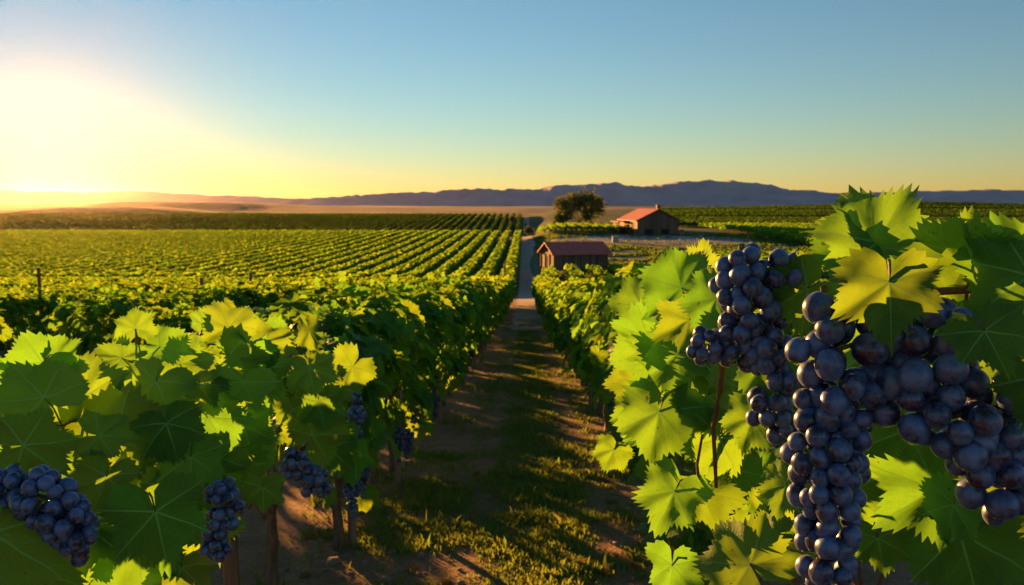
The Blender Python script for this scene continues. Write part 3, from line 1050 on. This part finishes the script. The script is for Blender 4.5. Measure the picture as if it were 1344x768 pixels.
RL = [
    (1152, 318, .84, 150, 338, .25, .45, .5), (1168, 370, .74, 132, 178, -.1, .55, .25), (1124, 322, .86, 112, 225, -.75, .1, .9),
    (1276, 342, .80, 118, 12, 1.7, .1, 1.0), (1268, 347, .81, 125, 305, -.2, -.8, .7), (1352, 362, .76, 150, 340, .2, .2, .35),
    (1292, 434, .68, 100, 155, -.1, .45, .15), (1372, 492, .72, 115, 200, .4, .1, .1), (1060, 378, .92, 98, 245, -.1, .2, .5),
    (978, 346, 1.02, 56, 305, -.3, .5, .9), (895, 378, 1.3, 100, 335, -.35, .15, .7), (940, 392, 1.12, 88, 215, -.6, .1, .8),
    (866, 540, 1.25, 112, 195, -.25, .05, .8), (892, 464, 1.3, 118, 235, -.2, .3, .6), (886, 645, 1.2, 92, 205, -.2, .2, .4),
    (920, 646, 1.22, 90, 160, .1, .2, .2), (985, 742, 1.0, 128, 322, -.3, .25, .8), (1003, 478, .95, 84, 115, -.5, .4, .9),
    (988, 548, 1.0, 78, 205, -.5, .1, .5), (1228, 642, .86, 135, 238, .1, .25, .3), (1252, 662, .82, 84, 205, -1.3, .2, 1.0),
    (1152, 706, .9, 78, 170, -.1, .1, .4), (1260, 700, .86, 160, 172, .1, .2, .2), (1032, 636, .95, 70, 205, -.9, .1, 1.0),
    (1168, 330, .93, 95, 100, .4, .4, .2), (1262, 384, .95, 160, 180, .1, .3, .2), (1315, 402, .95, 140, 170, .2, .3, .3),
    (1200, 560, 1.1, 150, 185, .1, .3, .1), (1150, 450, 1.16, 140, 180, .1, .3, .1), (1265, 490, 1.15, 150, 180, .1, .3, .1), (1110, 640, 1.06, 110, 180, 0, .2, .2),
    (1330, 640, .95, 150, 190, .3, .2, .2), (930, 520, 1.25, 92, 190, .2, .2, .2), (944, 575, 1.22, 100, 198, .2, .1, .2), (1075, 728, .9, 82, 22, -.9, .2, .7),
    (1022, 700, 1.05, 66, 290, 0, .9, .5), (882, 742, 1.2, 82, 200, .1, .3, .2), (806, 590, 1.5, 50, 205, .1, .4, .2), (1212, 690, 1.0, 90, 230, 0, .3, .3),
    (1320, 735, .9, 130, 190, .2, .3, .2), (905, 420, 1.2, 80, 250, -.5, .3, .8), (868, 430, 1.45, 90, 210, -.5, .2, .7), (842, 400, 1.6, 80, 320, -.4, .3, .8),
    (850, 462, 1.6, 90, 200, -.5, .1, .9), (835, 500, 1.7, 76, 215, -.4, .2, .5), (918, 352, 1.35, 60, 15, .8, .1, .9), (930, 470, 1.3, 90, 170, .1, .3, .4),
    (1222, 312, .9, 60, 330, -.6, .3, .9), (1100, 300, 1.0, 60, 250, .1, .5, .5), (1300, 330, .9, 120, 200, .3, .4, .2), (960, 505, 1.15, 70, 60, -.4, .3, .6),
]
hx, hy = .62, 1.05
HB = (hx, hy, gz(hx, hy))
tr0 = Vector(at(1188, 640, .98)) - Vector(HB)
hero_vine(HB, "nearest vine, its broad leaves framing the big hanging grape bunches", RL, 31,
          [(tr0.x - .02, .02, -.05), (tr0.x - .015, tr0.y + .02, .25), (tr0.x + .012, tr0.y, .5), (tr0.x - .005, tr0.y, .72), (tr0.x + .03, tr0.y + .02, .95), (tr0.x + .2, tr0.y + .02, 1.22), (tr0.x + .34, tr0.y + .02, 1.27)],
          [.038, .030, .026, .027, .022, .016, .012],
          [([(1420, 366, .76), (1344, 373, .78), (1290, 379, .80), (1226, 383, .82), (1180, 372, .84)], .0048),
           ([(1275, 375, .81), (1268, 358, .81), (1258, 345, .81)], .0028), ([(1180, 374, .84), (1152, 352, .84), (1138, 330, .84), (1126, 316, .85)], .0030),
           ([(1160, 360, .84), (1158, 342, .84), (1152, 320, .84)], .0024), ([(1334, 375, .78), (1334, 420, .8), (1335, 470, .78)], .0030),
           ([(948, 478, 1.15), (944, 520, 1.15), (936, 560, 1.16), (940, 640, 1.18)], .0036), ([(985, 742, 1.0), (1005, 735, 1.02), (1032, 722, 1.05)], .0022),
           ([(918, 640, 1.2), (915, 610, 1.2), (922, 570, 1.2)], .0024)],
          .96, .1, [(16, 830, 960, 370, 560, 1.3, 1.8, 50, 85), (9, 900, 1040, 560, 700, 1.2, 1.6, 45, 75)])

LL = [
    (112, 520, 1.55, 118, 2, .0, .15, 1.0), (178, 432, 1.75, 58, 352, -.2, .1, 1.0), (58, 522, 1.45, 135, 318, -.2, .2, .9), (150, 578, 1.5, 180, 48, -.1, .45, .5),
    (204, 672, 1.22, 138, 168, -.05, .05, .35), (-12, 700, 1.15, 190, 105, .1, .2, .4), (272, 548, 1.7, 118, 150, -.1, .2, .6), (130, 572, 1.4, 80, 82, .1, .5, .7),
    (140, 625, 1.35, 96, 192, .1, .2, .5), (300, 468, 1.9, 100, 140, .2, .4, .3), (386, 536, 2.2, 74, 172, .2, .2, .2), (30, 585, 1.3, 120, 60, .1, .4, .4),
    (236, 478, 1.8, 90, 330, -.3, .2, .8), (210, 455, 1.8, 84, 75, -.2, .6, .8), (265, 425, 1.9, 40, 5, 1.2, .1, 1.0), (345, 640, 1.6, 66, 185, .3, .2, .3),
    (330, 500, 2.0, 96, 165, .1, .3, .5), (268, 520, 1.7, 70, 30, .2, .3, .8), (60, 600, 1.45, 130, 190, .1, .3, .3), (250, 600, 1.5, 110, 185, .1, .3, .3),
    (110, 690, 1.45, 130, 185, .1, .2, .2), (180, 720, 1.5, 130, 180, .1, .2, .2), (40, 750, 1.3, 140, 170, .1, .2, .2), (300, 610, 1.75, 100, 200, .1, .2, .3),
    (10, 530, 1.5, 130, 20, -.2, .3, .9), (205, 500, 1.65, 110, 200, -.2, .3, .6), (320, 560, 1.9, 90, 170, .2, .2, .4), (238, 745, 1.5, 100, 190, .1, .2, .2),
    (160, 470, 1.7, 70, 300, -.2, .4, .9), (300, 430, 2.0, 80, 350, -.2, .4, .9), (345, 450, 2.1, 80, 100, .1, .5, .7),
]
lx, ly = -1.0, 1.55
LB = (lx, ly, gz(lx, ly))
hero_vine(LB, "dark vine in the bottom corner under the sun, with broad backlit leaf tips", LL, 37,
          [(0.02, .1, -.05), (0.03, .1, .25), (.0, .08, .5), (.02, .05, .75)], [.034, .028, .025, .02],
          [([(96, 600, 1.5), (108, 560, 1.52), (112, 520, 1.55)], .003), ([(112, 545, 1.53), (80, 560, 1.5), (40, 548, 1.5)], .0025), ([(175, 470, 1.75), (178, 450, 1.75), (178, 432, 1.75)], .0022)],
          .84, .3, [(14, 0, 330, 450, 600, 1.45, 2.1, 55, 100), (9, 0, 300, 600, 770, 1.38, 1.75, 70, 100), (8, 300, 420, 470, 600, 1.9, 2.3, 50, 80), (12, 330, 470, 425, 600, 2.1, 2.7, 42, 70)])


def px_balls(lst, d):
    out_ = []
    for i, (px, py, r, b) in enumerate(lst):
        out_.append((np.array(at(px, py, d)), r * d / F, b * d / F))
    return out_


rg = np.random.default_rng(77)
GH = 'large ripe grape bunches hanging close to the camera'
grape_cluster('grape_cluster', px_balls([(975, 366, 50, 13.5), (1022, 360, 40, 13.5), (988, 404, 54, 13.5), (970, 440, 46, 12.5), (990, 462, 36, 12), (928, 456, 30, 9.5)], .95), None, 100,
              "uppermost dusty blue grape bunch, topped by a small bright leaf", GH, rg, VIEW)
grape_cluster('grape_cluster', px_balls([(1012, 462, 36, 13), (1028, 500, 32, 13), (1010, 536, 38, 13), (1030, 560, 28, 12)], .93), None, 70,
              "small reddish grape bunch tucked between the upper bunch and the long tapering bunch", GH, rg, VIEW)
grape_cluster('grape_cluster', px_balls([(1085, 420, 48, 20), (1072, 470, 46, 19), (1125, 450, 52, 21), (1160, 475, 48, 21), (1100, 510, 50, 18), (1150, 525, 42, 20)], .79), None, 80,
              "broad shoulder of big berries right under the lit leaf, above the long tapering bunch", GH, rg, VIEW)
grape_cluster('grape_cluster', px_balls([(1082, 550, 54, 15.5), (1110, 560, 44, 15.5), (1080, 600, 56, 15), (1112, 615, 42, 15), (1084, 650, 54, 15), (1105, 660, 40, 15), (1086, 700, 50, 15), (1086, 745, 44, 15), (1086, 790, 36, 15)], .80), None, 100,
              "long tapering bunch of dusty grapes running down past the bottom edge", GH, rg, VIEW)
grape_cluster('grape_cluster', px_balls([(1185, 440, 46, 20), (1225, 428, 60, 22), (1195, 500, 50, 20), (1238, 495, 62, 22), (1250, 545, 70, 20), (1205, 555, 44, 19), (1310, 535, 58, 20)], .77), None, 90,
              "big shaded blue grape bunch with the largest berries, below the brown cane", GH, rg, VIEW)
grape_cluster('grape_cluster', px_balls([(1275, 590, 52, 19), (1318, 590, 52, 20), (1298, 625, 54, 19), (1340, 625, 52, 20), (1318, 655, 46, 19), (1355, 665, 44, 20)], .765), None, 80,
              "deep blue bunch at the picture's edge, lowest part of the shaded large-berried grapes", GH, rg, VIEW)
grape_cluster('grape_cluster', px_balls([(18, 642, 36, 12), (58, 652, 46, 12), (84, 680, 46, 12), (98, 702, 36, 12), (104, 722, 24, 11)], 1.2), None, 80,
              "dim grape bunch at the bottom corner on the sunset side", 'grape bunches on the sunset side vines', rg, VIEW)
grape_cluster('grape_cluster', px_balls([(292, 650, 27, 8.5), (290, 685, 28, 8.5), (284, 718, 24, 8.5), (310, 665, 14, 8.5)], 1.42), None, 80,
              "dark grape bunch beside the large veined leaf near the bottom", 'grape bunches on the sunset side vines', rg, VIEW, GRAPE_LO)
grape_cluster('grape_cluster', px_balls([(466, 522, 13, 5), (468, 545, 15, 5), (468, 568, 11, 5)], 2.6), None, 50,
              "small narrow grape bunch hanging beside the pale stem of the row's third vine", 'grape bunches on the sunset side vines', rg, VIEW, GRAPE_LO)
grape_cluster('grape_cluster', px_balls([(388, 610, 26, 8), (410, 630, 24, 8), (425, 645, 14, 7)], 2.0), None, 50,
              "very dark grape bunch right above the two bare trunks", 'grape bunches on the sunset side vines', rg, VIEW, GRAPE_LO)
grape_cluster('grape_cluster', px_balls([(958, 590, 20, 8.5), (965, 612, 16, 8.5)], 1.45), None, 30,
              "small dark grape bunch in the shade under the leaves of the grape-framing vine", GH, rg, VIEW, GRAPE_LO)

# ------------------------------------------------------------------ buildings
def gable(name, loc, rz, L, Wd, hw_, hr, over, wall_m, roof_m, label, group, doors=(), battens=0, chimney=None, leanto=None):
    """local frame: gable end faces -Y, ridge runs along Y, x across"""
    root = empty(name, loc, rz); tag(root, label, name.replace('_', ' '), group)
    m = MB()
    m.prism([(-Wd / 2, 0, -.4), (Wd / 2, 0, -.4), (Wd / 2, 0, hw_), (0, 0, hr), (-Wd / 2, 0, hw_)], (0, L, 0))
    w = m.build('wall', wall_m, root)
    m = MB(); th = .09
    sl = (hr - hw_) / (Wd / 2)
    for s in (-1, 1):
        xe = s * (Wd / 2 + over); ze = hw_ - sl * over
        lift = .03
        m.prism([(0, -over, hr + lift), (xe, -over, ze + lift), (xe, -over, ze + lift + th), (0, -over, hr + lift + th)], (0, L + 2 * over, 0))
    rf = m.build('roof', roof_m, root)
    if chimney:
        cx, cy_, ch = chimney
        MB().box((cx, cy_, hr - sl * abs(cx) + ch / 2 - .2), (.55, .55, ch)).box((cx, cy_, hr - sl * abs(cx) + ch - .15), (.68, .68, .12)).build('chimney', M_BRICK, rf)
    for (face, u, wid, h, z0) in doors:
        m = MB()
        if face == 'front': m.box((u, -.015, z0 + h / 2), (wid, .05, h))
        elif face == 'left': m.box((-Wd / 2 - .015, u, z0 + h / 2), (.05, wid, h))
        else: m.box((Wd / 2 + .015, u, z0 + h / 2), (.05, wid, h))
        dr = m.build('door' if z0 < .3 else 'window', M_DARK, root)
        fr = MB(); t = .09
        if face == 'front':
            for dx in (-1, 1): fr.box((u + dx * (wid / 2 + t / 2), -.03, z0 + h / 2), (t, .08, h + t))
            fr.box((u, -.03, z0 + h + t / 2), (wid, .084, t))
        else:
            sg = -1 if face == 'left' else 1
            for dx in (-1, 1): fr.box((sg * (Wd / 2 + .03), u + dx * (wid / 2 + t / 2), z0 + h / 2), (.08, t, h + t))
            fr.box((sg * (Wd / 2 + .03), u, z0 + h + t / 2), (.084, wid, t))
        fr.build('frame', M_TIMBER, dr)
    if battens:
        for k in range(battens + 1):
            MB().box((Wd / 2 + .03, L * k / battens * .985 + .03, hw_ / 2 - .22), (.07, .09, hw_ + .35)).build('post', M_TIMBER, root)
        for k in range(4):
            MB().box((-Wd / 2 + .04 + (Wd - .08) * k / 3, -.04, hw_ / 2 - .22), (.09, .07, hw_ + .3)).build('post', M_TIMBER, root)
        MB().box((0, -.035, hw_ + .02), (Wd, .06, .1)).build('beam', M_TIMBER, root)
    if leanto:
        d, y0, y1 = leanto
        for yy in (y0, (y0 + y1) / 2, y1):
            MB().box((-Wd / 2 - d, yy, hw_ / 2 - .35), (.16, .16, hw_ + .3)).build('post', M_TIMBER, root)
        MB().prism([(-Wd / 2 - .03, y0 - .3, hw_ - .22), (-Wd / 2 - d - .3, y0 - .3, hw_ - .5), (-Wd / 2 - d - .3, y0 - .3, hw_ - .42), (-Wd / 2 - .03, y0 - .3, hw_ - .14)], (0, y1 - y0 + .6, 0)).build('porch_roof', roof_m, root)
        MB().box((-Wd / 2 - d, (y0 + y1) / 2 + .6, hw_ / 2 - .5), (.05, (y1 - y0) * .5, hw_ - .4)).build('porch_wall', wall_m, root)
    return root


bx_, by_ = 22.7, 138.0
gable('barn', (bx_, by_, gz(bx_, by_) + .0), math.radians(8), 12.0, 7.3, 2.6, 4.4, .45, M_PLANK, M_ROOF,
      "weathered timber barn with sunlit red roof and brick chimney on the pale yard", 'farm buildings',
      doors=[('front', -1.6, 1.5, .95, .12), ('front', 1.3, 1.3, .95, .12), ('left', 3.0, 1.6, 1.7, 0), ('left', 6.2, 1.0, .8, .8)], chimney=(1.2, 4.0, 1.5), leanto=(1.5, 6.5, 11.4))
sx_, sy_ = 2.62, 73.5
gable('shed', (sx_ - 1.8 * math.cos(math.radians(-71)), sy_ - 1.8 * math.sin(math.radians(-71)), gz(3.0, 74)), math.radians(-71), 5.4, 3.6, 1.45, 2.35, .32, M_PLANK2, M_ROOF2,
      "low long wooden shed with a dull red roof beside the gravel path", 'farm buildings', doors=[('front', .25, .42, 1.15, 0)], battens=6)


# ------------------------------------------------------------------ trees and bushes
def tree(name, loc, hgt, wid, label, group, lobes, n, ls, seed, mat, trunk_h=.25, tr=.03, cat='tree'):
    rg = np.random.default_rng(seed)
    root = empty(name, loc); tag(root, label, cat, group)
    m = MB()
    th_ = hgt * trunk_h
    m.tube([(0, 0, -.3), (.01 * hgt, 0, th_ * .5), (0, .01 * hgt, th_)], [hgt * tr * 1.3, hgt * tr, hgt * tr * .85], 8, .08)
    P = []
    for (cx, cz, rx, rz_, frac) in lobes:
        c = np.array([cx * wid, rg.uniform(-.1, .1) * wid, cz * hgt])
        e = Vector(c)
        m.tube([(0, 0, th_ * .9), Vector((c[0] * .45, c[1] * .4, th_ + (c[2] - th_) * .45)), e, e + Vector((rg.normal(0, .1) * wid, 0, rz_ * hgt * .5))],
               [hgt * tr * .7, hgt * tr * .5, hgt * tr * .3, hgt * tr * .1], 6, .08)
        k = int(n * frac); ncl = 26
        dirs = rg.normal(0, 1, (ncl, 3)); dirs /= np.linalg.norm(dirs, axis=1, keepdims=True)
        cl = c + dirs * np.array([rx * wid, rx * wid * .8, rz_ * hgt]) * rg.uniform(.45, 1.0, (ncl, 1))
        for q in cl[:10]:
            m.tube([e, (e + Vector(q)) / 2 + Vector((0, 0, -.02 * hgt)), Vector(q)], [hgt * tr * .25, hgt * tr * .16, hgt * tr * .06], 4)
        id_ = rg.integers(0, ncl, k)
        P.append(cl[id_] + rg.normal(0, 1, (k, 3)) * np.array([rx * wid, rx * wid, rz_ * hgt]) * .20)
    P = np.concatenate(P)
    P[:, 2] = np.maximum(P[:, 2], .04 * hgt)
    nn = len(P)
    link('trunk', m.mesh('trunk', M_TBARK, True), root)
    link('crown', leaf_cloud('crown', P, rg.normal(0, 1, (nn, 3)) + [0, 0, .4], rg.normal(0, 1, (nn, 3)) - [0, 0, .5], ls * rg.uniform(.6, 1.3, nn), 2, mat, rg), root)
    return root


def on(px, Y):  # ground point in the direction of column px, Y metres out
    x = (px - 690) / F * Y
    return (x, Y, gz(x, Y))


tree('oak_tree', on(759, 182), 9.0, 12.4, "tall spreading tree with a split airy crown behind the farmyard", 'trees beyond the yard',
     [(-.26, .52, .20, .32, .26), (-.32, .28, .13, .2, .12), (-.06, .66, .15, .24, .14), (.12, .66, .19, .30, .2), (.32, .58, .18, .27, .2), (.16, .34, .16, .2, .12)], 6800, .36, 3, M_TREE, .16, .022)
tree('bush', on(732, 184), 2.4, 2.6, "low rounded bush at the foot of the tall spreading tree", 'trees beyond the yard', [(-.15, .5, .3, .34, .5), (.2, .45, .3, .3, .5)], 500, .3, 4, M_BUSH, .2, .03, 'bush')
tree('small_tree', on(694, 175), 3.2, 2.2, "small round tree standing where the path meets the crest", 'trees beyond the yard', [(-.1, .66, .3, .24, .5), (.15, .62, .3, .24, .5)], 700, .28, 5, M_TREE, .34, .03)
tree('small_tree', on(671, 262), 4.2, 2.6, "tiny lone tree left of the round one, at the top of the upper vine field", 'trees beyond the yard', [(0, .6, .3, .3, .6), (.1, .75, .25, .2, .4)], 400, .4, 6, M_TREE, .3, .03)
far_t = [(838, 620, 6, 9), (870, 700, 7, 12), (905, 660, 8, 10), (1290, 900, 9, 14), (1050, 800, 7, 14), (780, 800, 7, 12), (985, 900, 9, 16), (930, 760, 7, 11)]
for k, (px, Y, h_, w_) in enumerate(far_t):
    tree('field_tree', on(px, Y), h_, w_, "dark tree speck on the hazy plain below the mountains", 'far trees on the plain', [(-.2, .5, .3, .35, .5), (.22, .45, .3, .32, .5)], 220, 1.3, 60 + k, M_BUSH, .2, .03)

# ------------------------------------------------------------------ posts, blocks, barrel
def post(x, y, h, r, label, group=None):
    root = MB().tube([(0, 0, -.3), (0.004, 0, h * .5), (0, .004, h)], [r * 1.05, r, r * .94], 8, .05).build('wooden_post', M_POST, None, True)
    root.location = (x, y, gz(x, y)); tag(root, label, 'post', group)
    return root


post(-1.02, 2.62, .70, .026, "straight bare post beside a twisted trunk, standing in the row on the sunset side", 'vineyard posts')
for q, yy in enumerate(np.arange(5.9, 40, 3.0)):
    post(-.98, float(yy), .95, .026, "slim weathered post in the line along the west edge of the grass path", 'posts along the west edge of the path')
for q, yy in enumerate(np.arange(4.4, 30, 3.0)):
    post(.86, float(yy), .95, .026, "slim weathered post in the line along the barn side of the grass path", 'posts along the barn side of the path')
post(-1.0, 4.4, .9, .024, "weathered post under the leaves farther along the row on the sunset side", 'vineyard posts')
post(-7.0, 11.3, 1.85, .022, "thin post standing above the vine tops below the sun glow", 'vineyard posts')
post(-7.2, 17.5, 1.75, .04, "short thin post poking from the vine tops in the middle of the sunset side", 'vineyard posts')
post(-11.5, 33, 1.9, .06, "far thin post poking from the vines just short of the striped field", 'vineyard posts')
post(-1.6, 60.5, 2.4, .07, "pale end post at the head of the striped field beside the path", 'vineyard posts')
post(on(980, 120)[0], 120, 1.6, .14, "dark stub post on the field edge behind the yard", 'vineyard posts')
o = MB().box((0, 0, .4), (.9, .7, .9)).box((0, 0, .88), (1.02, .82, .1)).build('stone_block', M_STONE, None, bevel=.04)
o.location = on(807, 117); tag(o, "small pale stone block at the edge of the yard", 'stone block')
m = MB(); m.tube([(0, 0, 0), (0, 0, .25), (0, 0, .55), (0, 0, .85), (0, 0, 1.1)], [.36, .44, .47, .44, .36], 16)
root = m.build('barrel', M_POST, None, True); tag(root, "brown wooden barrel standing by the barn's far corner", 'barrel'); root.location = on(893, 134)
for zz, r in ((.2, .435), (.9, .435)):
    MB().tube([(0, 0, zz), (0, 0, zz + .07)], [r, r], 16).build('hoop', M_DARK, root, True)

# ------------------------------------------------------------------ grass, stones and clods on the lane
rg = np.random.default_rng(12)


def lane_grass(n, ymin, ymax, size, name):
    y = ymin * (ymax / ymin) ** rg.uniform(0, 1, n)
    x = rg.uniform(-1.5, 1.35, n)
    dens = 1.2 - 1.1 * np.abs(x - .12) + 3.4 * (fbm(x * 2.4, y * 2.4, 4, 4) - .5) + 1.8 * (fbm(x * .5, y * .5, 8, 2) - .5) - .55 * np.clip(1 - np.abs(np.abs(x - .08) - .42) * 7, 0, 1)
    keep = rg.uniform(0, 1, n) < np.clip(dens, .03, 1)
    x, y = x[keep], y[keep]; n = len(x)
    z = terrain(x, y)
    a = rg.uniform(0, 2 * PI, n); h = size * rg.uniform(.4, 1.5, n) * (.25 + 1.5 * fbm(x * 4, y * 4, 2, 3) ** 1.5) * (1 + .7 * (rg.uniform(0, 1, n) < .03)); w = h * .11 + .0016
    lean = rg.uniform(.2, 1.0, n); d = rg.uniform(0, 2 * PI, n)
    b = np.stack([x, y, z - .003], 1)
    sx = np.stack([np.cos(a), np.sin(a), 0 * a], 1) * w[:, None]
    dl = np.stack([np.cos(d) * lean, np.sin(d) * lean, 0 * d], 1)
    mid_ = b + dl * h[:, None] * .25 + np.array([0, 0, 1]) * (h * .6)[:, None]
    tip = b + dl * h[:, None] * .8 + np.array([0, 0, 1]) * (h * .95)[:, None]
    V = np.stack([b - sx, b + sx, mid_ + sx * .7, mid_ - sx * .7, tip], 1).reshape(-1, 3)
    o = np.arange(n)[:, None] * 5
    q = np.array([[0, 1, 2, 3]]) + o; t = np.array([[3, 2, 4]]) + o
    r = rg.uniform(0, 1, (n, 2))
    me = np_mesh(name, V, [q, t], M_GRASS, [np.zeros((n, 4, 2)), np.zeros((n, 3, 2))], [r[:, None].repeat(4, 1), r[:, None].repeat(3, 1)])
    return tag(link(name, me), kind='stuff')


lane_grass(170000, 2.6, 32, .036, 'grass')
# small stones and clods
n = 2600
y = 2.6 * (24 / 2.6) ** rg.uniform(0, 1, n); x = np.where(rg.uniform(0, 1, n) < .5, rg.normal(-.85, .28, n), rg.uniform(-1.4, 1.3, n))
ico = bpy.data.meshes.new('tmp')
import bmesh
bm_ = bmesh.new(); bmesh.ops.create_icosphere(bm_, subdivisions=1, radius=1.0); bm_.to_mesh(ico); bm_.free()
iv = np.array([v.co[:] for v in ico.vertices]); it_ = np.array([p.vertices[:] for p in ico.polygons])
bpy.data.meshes.remove(ico)
s = .006 + .014 * rg.uniform(0, 1, n) ** 4 + .02 * (rg.uniform(0, 1, n) < .015)
V = iv[None] * (1 + rg.uniform(-.25, .25, (n, len(iv), 1))) * (s[:, None] * rg.uniform(.7, 1.3, (n, 3)) * [1, 1, .6])[:, None, :] + np.stack([x, y, terrain(x, y) + s * .2], 1)[:, None, :]
fc = (it_[None] + (np.arange(n) * len(iv))[:, None, None]).reshape(-1, 3)
tag(link('gravel', np_mesh('gravel', V.reshape(-1, 3), [fc], gravel_mat('clods', (.13, .085, .05), (.34, .26, .18)))), kind='stuff')

n = 150
y = 2.8 * (18 / 2.8) ** rg.uniform(0, 1, n); x = rg.uniform(-1.3, 1.2, n)
P = np.stack([x, y, terrain(x, y) + .012], 1)
M_FALLEN = leaf_mat('fallen_leaf', (.16, .08, .03), (.34, .20, .06), (.3, .2, .04), .2, veins=False, spec=0)
tag(link('fallen_leaves', leaf_cloud('fallen_leaves', P, rg.normal(0, .25, (n, 3)) + [0, 0, 1], rg.normal(0, 1, (n, 3)), rg.uniform(.04, .09, n), 1, M_FALLEN, rg)), kind='stuff')

# rough grass round the sheds and the yard's verges
n = 26000
x = rg.uniform(1.5, 44, n); y = rg.uniform(62, 142, n)
k = (fbm(x * .25, y * .25, 14, 3) > .40) & (x < (y - 40) * .75)
inner = ((x - 19) / 15.5) ** 2 + ((y - 122) / 13) ** 2 < 1
k &= ~(inner & (rg.uniform(0, 1, n) < .93)) & ~((np.abs(x - 19) < 6) & (y > 136))
x, y = x[k], y[k]; n = len(x)
P = np.stack([x, y, terrain(x, y) + .06], 1)
M_MEADOW = leaf_mat('meadow_grass', (.030, .085, .016), (.085, .15, .03), (.15, .30, .04), .35, veins=False, spec=0)
tag(link('meadow_grass', leaf_cloud('meadow_grass', P, rg.normal(0, .8, (n, 3)) + [0, -.3, .8], rg.normal(0, .4, (n, 3)) + [0, 0, 1], rg.uniform(.15, .42, n), 2, M_MEADOW, rg)), kind='stuff')
